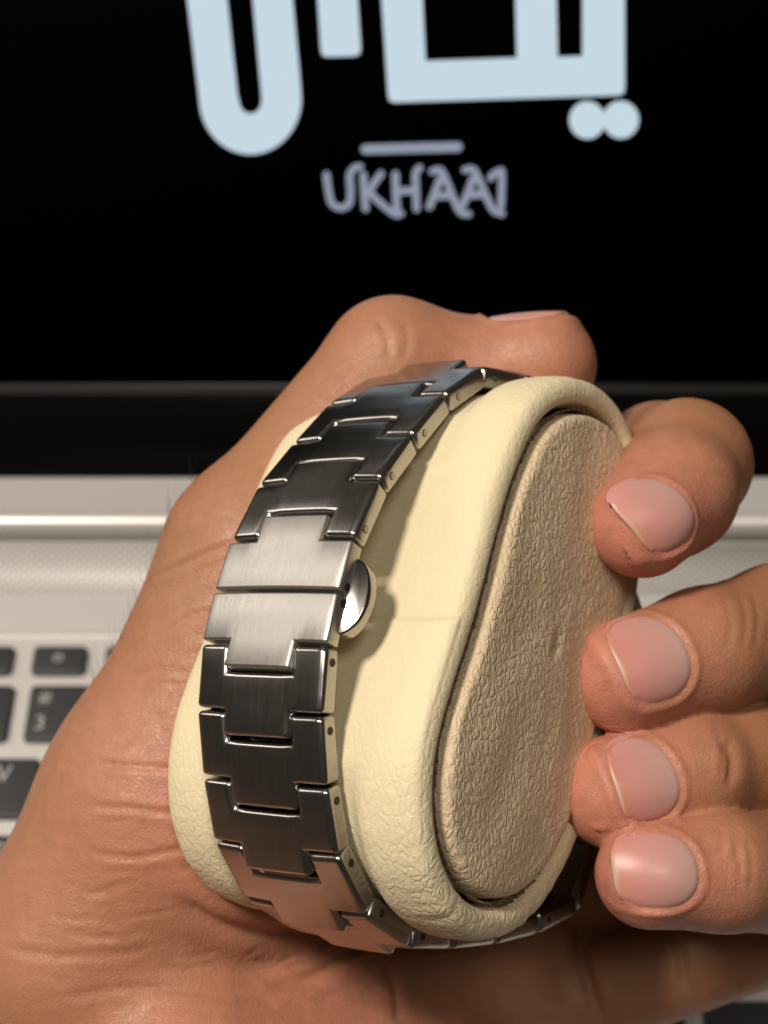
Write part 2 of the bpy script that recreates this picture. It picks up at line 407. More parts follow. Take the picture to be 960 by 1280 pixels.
# ------------------------------------------------------------------ pillow / bracelet frame
az, el, D0 = math.radians(-36), math.radians(-1.75), 19.0
A = np.array([math.cos(az) * math.cos(el), math.sin(el), math.sin(az) * math.cos(el)])
U = np.cross([0, 1, 0], A); U /= np.linalg.norm(U); Vv = np.cross(A, U)
P0 = K(404, 812, D0)
def uv(px, py, s):
    q = P0 + A * s; r = ray(px, py); w_ = r * ((q @ A) / (r @ A)) - P0
    return np.array([w_ @ U, w_ @ Vv])
FM = frameM(toW(P0), [RK @ A, RK @ U, RK @ Vv])      # local axes: x across the bracelet, y = u, z = v
def smooth_contour(pts, n=360, sig=9):
    pts = np.array(pts); q = np.vstack([pts, pts[:1]]); d = np.r_[0, np.cumsum(np.linalg.norm(np.diff(q, axis=0), axis=1))]
    t = np.linspace(0, d[-1], n, endpoint=False); C = np.c_[np.interp(t, d, q[:, 0]), np.interp(t, d, q[:, 1])]
    f = np.fft.fftfreq(n) * n; g = np.exp(-.5 * (f * sig * 2 * math.pi / n) ** 2)
    C = np.c_[np.fft.ifft(np.fft.fft(C[:, 0]) * g).real, np.fft.ifft(np.fft.fft(C[:, 1]) * g).real]
    a = sum(C[i - 1][0] * C[i][1] - C[i][0] * C[i - 1][1] for i in range(n))
    return C if a > 0 else C[::-1].copy()
SC = 1.10
cap_px = [(715, 503), (690, 512), (672, 532), (661, 559), (648, 590), (638, 620), (622, 680), (608, 743), (595, 790), (573, 856), (556, 905), (547, 945), (543, 990), (545, 1034), (552, 1070), (563, 1099), (578, 1120), (596, 1135), (617, 1142), (637, 1141), (660, 1125), (683, 1097), (700, 1066), (722, 1005), (748, 905), (775, 800), (793, 690), (796, 600), (785, 550), (765, 520), (740, 505)]
capC = smooth_contour([uv(x, y, SC) for x, y in cap_px])
NC = len(capC)
def cnormals(C):
    d = np.roll(C, -1, 0) - np.roll(C, 1, 0); nn = np.c_[d[:, 1], -d[:, 0]]; return nn / np.linalg.norm(nn, axis=1)[:, None]
# seam points on the outer right edge, from the top round the front to underneath
seam_px = [(660, 466), (605, 457), (557, 491), (515, 542), (474, 597), (441, 671), (422, 738), (407, 806), (401, 895), (408, 986), (422, 1072), (459, 1147), (514, 1186), (566, 1187), (622, 1181), (675, 1168), (725, 1142)]
seam = [uv(x, y, 0) for x, y in seam_px]
# continue round the back until the lugs
seam = [np.array([-6.9, -2.9]), np.array([-6.05, -3.45])] + seam + [np.array([-6.7, 3.5])]
spoly = smooth_contour(seam, 300, 4)
sn = np.c_[np.roll(spoly, -1, 0) - np.roll(spoly, 1, 0)]; sn = np.c_[sn[:, 1], -sn[:, 0]]; sn /= np.linalg.norm(sn, axis=1)[:, None]
def squeeze(c, s_):
    """press the cushion in where the bracelet runs over it"""
    x = abs(s_ + 1.0)
    wgt = 1 / (1 + math.exp((x - 1.15) / .05))
    if wgt < .01: return c
    k = np.argmin(((spoly - c) ** 2).sum(1)); dd = (c - spoly[k]) @ sn[k]
    lim = -.35
    over = dd - lim
    if over <= 0: return c
    return c - sn[k] * over * wgt
capN = cnormals(capC)
def nz(p, sc_, o=0): return mnoise.noise(Vector((p[0] * sc_, p[1] * sc_, p[2] * sc_ + o)))
pillow = empty('watch_pillow', FM)
tag(pillow, 'cream leather watch pillow with pebbled oval end panel, gripped in the hand inside the bracelet', 'watch pillow')
def grain_attr(me, vals):
    a = me.attributes.new('grain', 'FLOAT', 'POINT'); a.data.foreach_set('value', np.asarray(vals, np.float32))
SM = -1.0; LH = SC - SM; LL = 2.0     # half length to the right, and to the left
halfprof = [(-.01, LH - .32), (0.01, LH - .20), (.03, LH - .11), (.07, LH - .04), (.13, LH + .0), (.21, LH + .005), (.30, LH - .015), (.38, LH - .07), (.43, LH - .17), (.46, LH - .32), (.475, LH - .5), (.47, LH - .8), (.44, LH - 1.1)]
hp = smoothp(halfprof, 5)
hp = np.array(hp) * np.array([[.93, 1]])
prof = [(o, SM + s) for o, s in hp] + [(hp[-1][0] - .03 * math.sin(t * math.pi), (SM + hp[-1][1]) * (1 - t) + (SM - hp[-1][1] - LL + LH) * t) for t in np.linspace(.04, .96, 44)] + [(o, SM - s - LL + LH) for o, s in hp[::-1]]
V = []; gr = []
tt = capC[:, 1]
front = capC[:, 0] > capC[:, 0].mean()
for o, s in prof:
    for i in range(NC):
        c = capC[i] + capN[i] * o
        p = np.array([s, c[0], c[1]])
        dsp = .015 * nz(p, 1.1) + .006 * nz(p, 3.0, 5)
        rim = math.exp(-((abs(s - SM) - LH + .1) / .35) ** 2)
        # puckers at the ends of the oval, where the leather is pulled round
        bend = max(0, abs(c[1] - .2) - 2.0) / 1.5
        ang = math.atan2(c[1] - .3, c[0] + 3)
        dsp += rim * (.003 + (.026 if c[1] > 0 else .006) * min(1, bend)) * mnoise.noise(Vector((ang * 22, s * 1.2, 2.0)))
        dsp += rim * .003 * nz(p, 7, 9)
        # overlap seam of the leather across the front
        if front[i] and o > .3:
            vs = -.30 + .02 * math.sin(s * 3)
            dsp += .055 * (1 / (1 + math.exp(-(c[1] - vs) / .012)))  * max(0, min(1, (s + 3.0)))* math.exp(-max(0, c[1] - vs) / 1.2)
        q = c + capN[i] * dsp * (1 if o > 0 else 0)
        if c[0] > -5.6: q = squeeze(q, s)
        V.append((s + rim * .3 * dsp, q[0], q[1]))
        gr.append(.20 + .34 * rim * (.6 + .4 * min(1, bend)) + .40 * max(0, min(1, (c[1] - .3) / 2.2)) * (1 if c[0] > -4 else .5))
nr = len(prof)
Fc = [[k * NC + i, k * NC + (i + 1) % NC, (k + 1) * NC + (i + 1) % NC, (k + 1) * NC + i] for k in range(nr - 1) for i in range(NC)]
me = mesh('cushion_body', V, Fc); grain_attr(me, gr); link('cushion_body', me, M['leather'], pillow)
def cap(side, name):
    cen = capC.mean(0); V = []; gr = []; rings = [0, .004, .012, .022, .04, .07, .1, .15, .2, .27, .35, .44, .53, .62, .71, .8, .89, .96]
    for r in rings:
        for i in range(NC):
            c = (capC[i] - capN[i] * .09) * (1 - r) + cen * r
            d = r * np.linalg.norm(capC[i] - cen)
            h = -.26 + .34 * (1 - math.exp(-d / .03)) + .05 * min(1, d / 1.4) 
            p = np.array([1, c[0], c[1]])
            h += (.035 * nz(p, .9) + .012 * nz(p, 2.6)) * min(1, d * 4)
            h += .006 * nz(p, 9) * (1 if d < .15 else .4)
            if r > 0: c = c + .0 * c
            V.append((SM + side * ((LH if side > 0 else LL) + h), c[0], c[1])); gr.append(1.0)
    V.append((SM + side * ((LH if side > 0 else LL) + .09), cen[0], cen[1])); gr.append(1.0)
    n = len(rings); Fc = [[k * NC + i, k * NC + (i + 1) % NC, (k + 1) * NC + (i + 1) % NC, (k + 1) * NC + i] for k in range(n - 1) for i in range(NC)]
    Fc += [[(n - 1) * NC + i, (n - 1) * NC + (i + 1) % NC, n * NC] for i in range(NC)]
    if side > 0: pass
    me = mesh(name, V, Fc); grain_attr(me, gr)
    bm = bmesh.new(); bm.from_mesh(me); bmesh.ops.recalc_face_normals(bm, faces=bm.faces)
    if sum(f.normal.x for f in bm.faces) * side < 0: bmesh.ops.reverse_faces(bm, faces=bm.faces)
    bm.to_mesh(me); bm.free()
    link(name, me, M['panel'], pillow)
cap(1, 'end_panel'); cap(-1, 'end_panel')
# seam thread lying in the groove: short stitches
bmt = bmesh.new()
for i in range(0, NC, 3):
    a = capC[i] + capN[i] * -.05; b = capC[(i + 4) % NC] + capN[(i + 4) % NC] * random.uniform(-.05, -.01)
    p, q = Vector((SC - .10, *a)), Vector((SC - .07, *b))
    d = (q - p); m4 = d.to_track_quat('Z', 'X').to_matrix().to_4x4(); m4.translation = (p + q) / 2
    bmesh.ops.create_cone(bmt, cap_ends=True, segments=6, radius1=.017, radius2=.017, depth=d.length, matrix=m4)
o = link('seam_thread', bm_mesh('seam_thread', bmt), simple('seam_thread_cotton', (.15, .10, .055), .8), pillow); o['kind'] = 'stuff'

# ------------------------------------------------------------------ bracelet and clasp
watch = empty('wristwatch', FM)
tag(watch, 'steel bracelet watch with satin butterfly clasp strapped round the cream leather pillow', 'watch')
HWD = 1.0; CW = .52; ARCH = .035
def zarch(x): return -ARCH * x * x
def link_mesh(name, body, notch, tongue, thick=.30, bev=.07):
    """T shaped link, unit length along y (0..1) ; body (y0,y1), notch depth at y0 side, tongue past y1"""
    xs = [-HWD, -.88, -.76, -.64, -CW, -.35, -.17, 0, .17, .35, CW, .64, .76, .88, HWD]
    y0, y1 = body
    ys = sorted({y0, y0 + notch, (y0 + notch + y1) / 2, y1, y1 + tongue}) if (notch or tongue) else [y0, (y0 + y1) / 2, y1]
    def on(i, j):
        cx = (xs[i] + xs[i + 1]) / 2; cy = (ys[j] + ys[j + 1]) / 2
        if abs(cx) < CW: return cy > y0 + notch
        return y0 < cy < y1
    bm = bmesh.new(); T = {}; B = {}
    def vt(i, j):
        if (i, j) not in T: T[(i, j)] = bm.verts.new((xs[i], ys[j], zarch(xs[i])))
        return T[(i, j)]
    def vb(i, j):
        if (i, j) not in B: B[(i, j)] = bm.verts.new((xs[i], ys[j], zarch(xs[i]) - thick))
        return B[(i, j)]
    nx, ny = len(xs) - 1, len(ys) - 1
    cell = lambda i, j: 0 <= i < nx and 0 <= j < ny and on(i, j)
    for i in range(nx):
        for j in range(ny):
            if not on(i, j): continue
            bm.faces.new((vt(i, j), vt(i + 1, j), vt(i + 1, j + 1), vt(i, j + 1)))
            bm.faces.new((vb(i, j), vb(i, j + 1), vb(i + 1, j + 1), vb(i + 1, j)))
            if not cell(i - 1, j): bm.faces.new((vt(i, j), vt(i, j + 1), vb(i, j + 1), vb(i, j)))
            if not cell(i + 1, j): bm.faces.new((vt(i + 1, j + 1), vt(i + 1, j), vb(i + 1, j), vb(i + 1, j + 1)))
            if not cell(i, j - 1): bm.faces.new((vt(i + 1, j), vt(i, j), vb(i, j), vb(i + 1, j)))
            if not cell(i, j + 1): bm.faces.new((vt(i, j + 1), vt(i + 1, j + 1), vb(i + 1, j + 1), vb(i, j + 1)))
    bm.normal_update()
    sharp = [e for e in bm.edges if len(e.link_faces) == 2 and e.calc_face_angle() > math.radians(40)]
    bmesh.ops.bevel(bm, geom=sharp, offset=bev, segments=4, profile=.5, affect='EDGES', clamp_overlap=True)
    return bm_mesh(name, bm, True, 50)
LEN = .88
me_link = link_mesh('link', (.03, .97), .40, .38)
me_link2 = link_mesh('link', (.035, .965), .40, .38, .30, .055)
me_link.materials.append(M['steel'])
me_cl = link_mesh('clasp_plate', (.035, .95), 0, .50, .26, .045)
def pin_mesh(slot):
    bm = bmesh.new()
    bmesh.ops.create_cone(bm, cap_ends=True, segments=16, radius1=.052, radius2=.052, depth=.03, matrix=Matrix.Rotation(math.pi / 2, 4, 'Y'))
    me = bm_mesh('pin', bm, False); return me
pin_hole = pin_mesh(0); pin_hole.materials.append(M['hole'])
bm = bmesh.new(); R90 = Matrix.Rotation(math.pi / 2, 4, 'Y')
bmesh.ops.create_cone(bm, cap_ends=True, segments=16, radius1=.045, radius2=.045, depth=.03, matrix=R90)
for v in bm.verts: pass
pin_head = bm_mesh('pin', bm, False); pin_head.materials.append(M['pin'])
bm = bev_box(-.018, .018, -.042, .042, -.008, .008, 0); pin_slot = bm_mesh('slot', bm, False); pin_slot.materials.append(M['hole'])
seams_n = len(seam)
CLASP = 7 + 1                       # seam index of the gap between the two clasp plates (422,738)
def local_frame(a, b, flip):
    """x across, y from a to b (cm), z outward"""
    d = b - a; L = np.linalg.norm(d); d /= L
    nrm = np.array([d[1], -d[0]])
    cen = np.array([-3.2, .3])
    if nrm @ ((a + b) / 2 - cen) < 0: nrm = -nrm
    y = Vector((0, d[0], d[1])); z = Vector((0, nrm[0], nrm[1])); x = y.cross(z)
    Mx = Matrix.Identity(4)
    for r in range(3): Mx[r][0], Mx[r][1], Mx[r][2] = x[r], y[r], z[r]
    Mx[1][3], Mx[2][3] = a[0] * S, a[1] * S
    Mx[0][3] = -HWD * S
    return Mx, L, x.x
for i in range(seams_n - 1):
    a, b = seam[i], seam[i + 1]
    up = i < CLASP                  # links above the gap point their tongues upwards
    if up: a, b = b, a
    if up: a, b = b, a
    st, en = (b, a) if up else (a, b)
    # tongue reaches away from the clasp on both sides: away = towards en
    if i in (CLASP - 1, CLASP):
        Mx, L, xs = local_frame(st, en, up)
        o = link('clasp_plate', me_cl, M['satin'], watch)
    else:
        Mx, L, xs = local_frame(st, en, up)
        o = link('link', me_link, None, watch)
    Mx = Mx @ Matrix.Diagonal((1, L, 1, 1))
    # outer right top edge must follow the traced edge: lift by the arch drop
    Mx.translation = Mx.translation + (Mx.to_3x3() @ Vector((0, 0, ARCH * HWD * HWD * S)))
    o.matrix_local = Mx
    sx = 1 if xs > 0 else -1
    ypos = .24 if i != CLASP - 1 and i != CLASP else .16
    if up and i < CLASP - 1: ypos = .25
    for side in ((sx,) if True else (1, -1)):
        h = link('pin_hole', pin_hole, None, o); h.location = (side * (HWD - .009) * S, ypos * S, (-.155 - ARCH) * S); h.scale = (1, 1 / L, 1)
        if up and i < CLASP - 1:
            p = link('pin', pin_head, None, o); p.location = (side * (HWD - .002) * S, ypos * S, (-.155 - ARCH) * S); p.scale = (1, 1 / L, 1)
# D shaped push button on the right of the clasp
a, b = seam[CLASP + 1], seam[CLASP - 1]
Mx, L, xs = local_frame(a, b, False)
sx = 1 if xs > 0 else -1
bm = bmesh.new(); NP = 28; top = []; bot = []
hh, pr, th = .50, .28, .20
for k in range(NP + 1):
    t = -math.pi / 2 + math.pi * k / NP
    x = pr * abs(math.cos(t)) ** .9; y = hh * math.sin(t)
    top.append(bm.verts.new((sx * (x - .04), y, .0 - .09 * x / pr))); bot.append(bm.verts.new((sx * (x - .04), y, -th - .06 * x / pr)))
bm.faces.new(top); bm.faces.new(bot[::-1])
for k in range(NP): bm.faces.new((top[k], bot[k], bot[k + 1], top[k + 1]))
bm.faces.new((top[NP], bot[NP], bot[0], top[0]))
bmesh.ops.recalc_face_normals(bm, faces=bm.faces)
bmesh.ops.bevel(bm, geom=[e for e in bm.edges if len(e.link_faces) == 2 and e.calc_face_angle() > 1.0], offset=.02, segments=2, profile=.5, affect='EDGES')
o = link('push_button', bm_mesh('push_button', bm, True, 40), simple('button_steel', (.42, .40, .38), .15, 1.0), watch)
Mb = Mx.copy(); mid = (a + b) / 2
Mb.translation = Vector((0, mid[0] * S, mid[1] * S)) + Mx.to_3x3() @ Vector((0, 0, -.17 * S))
Mb.translation.x = 0
o.matrix_local = Mb
# thin folding blades of the clasp, under the links
for (i0, i1) in ((CLASP, CLASP - 3), (CLASP, CLASP + 3)):
    pts = []
    rng = range(i0, i1 + (1 if i1 > i0 else -1), 1 if i1 > i0 else -1)
    for j in rng:
        t = seam[min(j + 1, seams_n - 1)] - seam[j - 1]; t /= np.linalg.norm(t); nrm = np.array([t[1], -t[0]])
        if nrm @ (seam[j] - np.array([-3.2, .3])) < 0: nrm = -nrm
        pts.append((seam[j] - nrm * .36, nrm))
    pc = smoothp([p for p, _ in pts], 5)
    V = []; 
    tn = np.gradient(pc, axis=0); tn /= np.linalg.norm(tn, axis=1)[:, None]; nn = np.c_[tn[:, 1], -tn[:, 0]]
    for x in (-HWD - .7, -HWD + .7):
        for off in (0, .07):
            for q, m_ in zip(pc, nn): V.append((x, *(q + m_ * off)))
    n = len(pc); Fc = []
    for k in range(n - 1):
        Fc += [[k, k + 1, n + k + 1, n + k], [2 * n + k, 3 * n + k, 3 * n + k + 1, 2 * n + k + 1], [k, 2 * n + k, 2 * n + k + 1, k + 1], [n + k, n + k + 1, 3 * n + k + 1, 3 * n + k]]
    Fc += [[0, n, 3 * n, 2 * n], [n - 1, 3 * n - 1, 4 * n - 1, 2 * n - 1][::1]]
    me = mesh('folding_blade', V, Fc, False)
    bmx = bmesh.new(); bmx.from_mesh(me); bmesh.ops.recalc_face_normals(bmx, faces=bmx.faces); bmx.to_mesh(me); bmx.free()
    link('folding_blade', me, M['polish'], watch)
# watch head behind the cushion
def lathe(profile, n=64):
    V = []; Fc = []
    for r, z in profile:
        for k in range(n): V.append((r * math.cos(2 * math.pi * k / n), r * math.sin(2 * math.pi * k / n), z))
    m_ = len(profile)
    for j in range(m_ - 1):
        for k in range(n): Fc.append([j * n + k, j * n + (k + 1) % n, (j + 1) * n + (k + 1) % n, (j + 1) * n + k])
    Fc.append(list(range(n))[::-1]); Fc.append([(m_ - 1) * n + k for k in range(n)])
    return V, Fc
hc = (seam[0] + seam[-1]) / 2; t = seam[-1] - seam[0]; t /= np.linalg.norm(t); nrm = np.array([t[1], -t[0]])
if nrm @ (hc - np.array([-3.2, .3])) < 0: nrm = -nrm
V_, F_ = lathe([(1.5, -.1), (1.6, 0), (1.7, .12), (1.72, .5), (1.68, .62), (1.6, .68), (1.56, .85), (1.44, .9), (1.42, .82)])
me = mesh('watch_case', V_, F_); me.set_sharp_from_angle(angle=math.radians(35)); case = link('watch_case', me, M['steel'], watch)
y = Vector((0, t[0], t[1])); z = Vector((0, nrm[0], nrm[1])); x = y.cross(z)
Mc = Matrix.Identity(4)
for r in range(3): Mc[r][0], Mc[r][1], Mc[r][2] = x[r], y[r], z[r]
hp_ = hc - nrm * .35
Mc.translation = Vector((-HWD * S, hp_[0] * S, hp_[1] * S)); case.matrix_local = Mc
V_, F_ = lathe([(1.42, .80), (1.40, .845), (1.4, .86), (.5, .88)])
link('crystal', mesh('crystal', V_, F_), M['glass'], case)
V_, F_ = lathe([(.25, 0), (.3, .04), (.3, .3), (.24, .35)], 24)
cr = link('crown', mesh('crown', V_, F_, True), M['polish'], case)
cr.matrix_local = Matrix.Translation((-1.69 * S, 0, .32 * S)) @ Matrix.Rotation(-math.pi / 2, 4, 'Y')
# ------------------------------------------------------------------ the hand: one signed-distance body, meshed with surface nets
def smin(a, b, k):
    h = np.clip(.5 + .5 * (b - a) / k, 0, 1); return b * (1 - h) + a * h - k * h * (1 - h)
def cone(p, a, b, ra, rb):
    ab = b - a; t = np.clip(((p - a) @ ab) / (ab @ ab), 0, 1)
    return np.linalg.norm(p - a - t[:, None] * ab, axis=1) - (ra + (rb - ra) * t)
def ell(p, c, r, R=None):
    q = p - c
    if R is not None: q = q @ R
    q = q / r; l = np.linalg.norm(q, axis=1); return (l - 1) * min(r) * .6 + (l - 1) * .4 * np.mean(r)
fingers = {   # joints: (px, py, depth, radius)
 'thumb':  [(283, 1035, 19.0, 1.75), (338, 694, 19.3, 1.46), (492, 460, 19.8, 1.05), (600, 474, 19.9, .90), (678, 456, 19.6, .82)],
 'index':  [(600, 770, 23.0, 1.15), (825, 582, 20.9, .98), (858, 580, 19.2, .93), (842, 615, 18.3, .88), (803, 655, 17.5, .75)],
 'middle': [(640, 960, 23.0, 1.15), (1085, 790, 21.5, 1.02), (975, 787, 18.9, .94), (880, 815, 18.0, .88), (781, 845, 17.4, .79)],
 'ring':   [(640, 1120, 22.4, 1.1), (1075, 960, 20.6, .98), (925, 948, 18.2, .80), (860, 965, 17.6, .83), (768, 990, 17.1, .77)],
 'pinky':  [(640, 1268, 22.2, 1.0), (1040, 1132, 20.8, .85), (1000, 1092, 17.8, .86), (900, 1088, 16.9, .78), (811, 1093, 16.5, .71)],
}
FJ = {k: [(H(x, y, d), r) for x, y, d, r in v] for k, v in fingers.items()}
palm_parts = [
 (H(120, 1500, 20.5), H(330, 1180, 20.6), 2.5, 2.1),
 (H(330, 1180, 20.9), H(600, 780, 23.2), 1.5, 1.2),
 (H(330, 1200, 20.9), H(640, 960, 23.2), 1.6, 1.25),
 (H(330, 1300, 20.6), H(650, 1120, 22.6), 1.6, 1.25),
 (H(330, 1420, 19.8), H(640, 1260, 21.6), 1.7, 1.1),
 (H(30, 1700, 17.8), H(120, 1500, 20.5), 2.6, 2.5),
 (H(-160, 2500, 13.0), H(30, 1700, 17.8), 3.6, 2.6),
]
def hand_sdf(p):
    P_ = None
    for a, b, ra, rb in palm_parts:
        d = cone(p, a, b, ra, rb); P_ = d if P_ is None else smin(P_, d, .8)
    # heel of the palm, swelling towards the viewer under the bracelet
    P_ = smin(P_, cone(p, H(250, 1360, 17.9), H(540, 1375, 19.3), 1.55, 1.1), 1.3)
    P_ = smin(P_, cone(p, H(110, 1190, 18.9), H(218, 1000, 19.0), 1.8, 1.85), .8)
    P_ = smin(P_, cone(p, H(218, 1000, 19.0), H(335, 720, 19.3), 1.85, 1.45), .5)
    out = None
    for nme, J in FJ.items():
        d = None
        for (a, ra), (b, rb) in zip(J, J[1:]):
            e = cone(p, a, b, ra, rb); d = e if d is None else smin(d, e, .22)
        d = smin(P_, d, .75 if nme == 'thumb' else .5)
        out = d if out is None else np.minimum(out, d) if nme not in ('ring', 'pinky', 'middle') else smin(out, d, .05)
    return out
VX = .052
lo = np.array([-11.5, -4.5, 17.0]); hi = np.array([9.0, 13.0, 29.8])
BS = 8; nb = np.ceil((hi - lo) / (VX * BS)).astype(int); dims = nb * BS + 1
bx = [lo[i] + (np.arange(nb[i]) + .5) * VX * BS for i in range(3)]
Bc = np.stack(np.meshgrid(*bx, indexing='ij'), -1).reshape(-1, 3)
db = hand_sdf(Bc)
keep = np.abs(db) < VX * BS * .9 + .12
G_ = np.repeat(np.repeat(np.repeat(db.reshape(nb).astype(np.float32), BS, 0), BS, 1), BS, 2)
G_ = np.pad(G_, ((0, 1),) * 3, mode='edge')
ids = np.argwhere(keep.reshape(nb))
o9 = np.stack(np.meshgrid(*[np.arange(BS + 1)] * 3, indexing='ij'), -1).reshape(-1, 3)
for c0 in range(0, len(ids), 400):
    idx = (ids[c0:c0 + 400, None, :] * BS + o9[None]).reshape(-1, 3)
    G_[idx[:, 0], idx[:, 1], idx[:, 2]] = hand_sdf(lo + idx * VX)
def surface_nets(G, lo, vx):
    s = G < 0
    c = np.zeros(tuple(d - 1 for d in G.shape), np.uint8)
    for dx in (0, 1):
        for dy in (0, 1):
            for dz in (0, 1): c += s[dx:dx + c.shape[0], dy:dy + c.shape[1], dz:dz + c.shape[2]]
    act = np.argwhere((c > 0) & (c < 8)); idm = -np.ones(c.shape, np.int32); idm[tuple(act.T)] = np.arange(len(act))
    acc = np.zeros((len(act), 3)); cnt = np.zeros(len(act))
    corners = [np.array(q) for q in [(a, b, d) for a in (0, 1) for b in (0, 1) for d in (0, 1)]]
    for q in corners:
        for ax in range(3):
            if q[ax]: continue
            r = q.copy(); r[ax] = 1
            g0 = G[tuple((act + q).T)]; g1 = G[tuple((act + r).T)]
            m = (g0 < 0) != (g1 < 0); t = np.where(m, g0 / (g0 - g1 + 1e-12), 0)
            pos = np.tile(q.astype(float), (len(act), 1)); pos[:, ax] += t
            acc += pos * m[:, None]; cnt += m
    V = lo + (act + acc / cnt[:, None]) * vx
    quads = []
    for ax in range(3):
        o1, o2 = [(1, 2), (2, 0), (0, 1)][ax]
        sl0 = [slice(None)] * 3; sl1 = [slice(None)] * 3; sl0[ax] = slice(0, -1); sl1[ax] = slice(1, None)
        a, b = s[tuple(sl0)], s[tuple(sl1)]
        e = np.argwhere(a != b); e = e[(e[:, o1] > 0) & (e[:, o2] > 0) & (e[:, o1] < c.shape[o1]) & (e[:, o2] < c.shape[o2])]
        u1 = np.zeros(3, int); u1[o1] = 1; u2 = np.zeros(3, int); u2[o2] = 1
        q = np.stack([idm[tuple((e - x).T)] for x in (u1 + u2, u2, 0 * u1, u1)], 1)
        fl = a[tuple(e.T)]; q[~fl] = q[~fl][:, ::-1]; quads.append(q)
    return V, np.vstack(quads)
HV, HF = surface_nets(G_, lo, VX)
del G_
# vertex normals from the field
def grad(p, e=.02):
    g = np.stack([hand_sdf(p + e * np.eye(3)[i]) - hand_sdf(p - e * np.eye(3)[i]) for i in range(3)], 1)
    return g / (np.linalg.norm(g, axis=1)[:, None] + 1e-9)
HN = np.zeros_like(HV)
fn = np.cross(HV[HF[:, 2]] - HV[HF[:, 0]], HV[HF[:, 3]] - HV[HF[:, 1]])
for j in range(4): np.add.at(HN, HF[:, j], fn)
HN /= np.linalg.norm(HN, axis=1)[:, None] + 1e-9
if (HN * grad(HV[:200])[0]).shape and np.mean(np.sum(HN[:2000] * grad(HV[:2000]), 1)) < 0:
    HF = HF[:, ::-1]; HN = -HN
HP = np.c_[480 + F * HV[:, 0] / HV[:, 2], 640 + F * HV[:, 1] / HV[:, 2]]
facing = -np.sum(HN * HV, 1) / np.linalg.norm(HV, axis=1)
disp = np.zeros(len(HV))
def crease(pts, wpx, depth, zmax=99, zmin=0):
    """a fold in the skin along a line; width in px at that distance"""
    global disp
    P_ = smoothp(pts, 5)
    d = np.full(len(HV), 1e9); tl = np.zeros(len(HV))
    bb = (HP[:, 0] > P_[:, 0].min() - 30) & (HP[:, 0] < P_[:, 0].max() + 30) & (HP[:, 1] > P_[:, 1].min() - 30) & (HP[:, 1] < P_[:, 1].max() + 30) & (facing > 0) & (HV[:, 2] < zmax) & (HV[:, 2] > zmin)
    ii = np.where(bb)[0]; q = HP[ii]; dd = np.full(len(ii), 1e9); tt_ = np.zeros(len(ii))
    for k in range(len(P_) - 1):
        ab = P_[k + 1] - P_[k]; t = np.clip(((q - P_[k]) @ ab) / (ab @ ab + 1e-9), 0, 1)
        e = np.linalg.norm(q - P_[k] - t[:, None] * ab, axis=1); m = e < dd; dd[m] = e[m]; tt_[m] = (k + t[m]) / (len(P_) - 1)
    fade = np.clip(np.minimum(tt_, 1 - tt_) * 6, 0, 1)
    disp[ii] -= .72 * depth * fade * (np.exp(-(dd / wpx) ** 2) - .35 * np.exp(-((dd - 2.4 * wpx) / (1.5 * wpx)) ** 2))

for pts, w_, dp in [
    ([(185, 725), (215, 712), (262, 690), (300, 678)], 3.5, .045),
    ([(120, 955), (170, 958), (235, 962)], 3.5, .04),
    ([(110, 1008), (175, 1012), (250, 1020)], 3.5, .045),
    ([(105, 1065), (170, 1072), (225, 1062), (265, 1072)], 3.5, .045),
    ([(205, 790), (240, 770), (270, 765)], 4, .03),
    ([(150, 850), (200, 838), (250, 845)], 4, .02),
    ([(215, 1120), (270, 1155), (330, 1168), (400, 1160)], 9, .12),
    ([(330, 1232), (380, 1225), (430, 1195), (475, 1160)], 8, .08),
    ([(498, 1280), (496, 1240), (480, 1200)], 6, .05),
    ([(0, 1185), (80, 1195), (190, 1190)], 5, .03),
    ([(60, 1250), (170, 1235), (300, 1245)], 5, .025),
    ([(412, 500), (440, 480), (470, 470)], 4, .03),
    ([(470, 395), (483, 420), (486, 450)], 4, .03),
    ([(505, 400), (510, 425), (505, 450)], 4, .02),
]: crease(pts, w_, dp)
for pts, w_, dp in [
    ([(905, 925), (915, 950), (912, 985)], 6, .07),
    ([(898, 1030), (905, 1050), (900, 1070)], 5, .02),
    ([(915, 1035), (922, 1055), (915, 1080)], 5, .02),
    ([(722, 1150), (728, 1200), (752, 1280)], 6, .10), ([(842, 1165), (852, 1200), (856, 1240)], 6, .08)]: crease(pts, w_, dp)
rc = np.random.default_rng(11)
for k in range(70):
    x0 = rc.uniform(20, 270); y0 = rc.uniform(760, 1240)
    if x0 < (1115 - y0) * .524 + 25: continue
    Lc = rc.uniform(25, 85); sl = rc.uniform(-.25, .3)
    crease([(x0, y0), (x0 + Lc * .35, y0 + Lc * sl * .4 + rc.normal(0, 2)), (x0 + Lc * .7, y0 + Lc * sl * .6 + rc.normal(0, 3)), (x0 + Lc, y0 + Lc * sl)], rc.uniform(2.2, 3.4), rc.uniform(.008, .022))
for k in range(26):
    x0 = rc.uniform(300, 520); y0 = rc.uniform(1190, 1270); Lc = rc.uniform(25, 70); sl = rc.uniform(-.7, .2)
    crease([(x0, y0), (x0 + Lc * .5, y0 + Lc * sl * .5 + rc.normal(0, 3)), (x0 + Lc, y0 + Lc * sl)], rc.uniform(2.2, 3.2), rc.uniform(.008, .02))
for fx_, fy_ in ((905, 780), (925, 775), (940, 772), (918, 1085), (932, 1080), (895, 942)):
    crease([(fx_, fy_ - 35), (fx_ + 8, fy_), (fx_ + 3, fy_ + 38)], 3.2, .018)
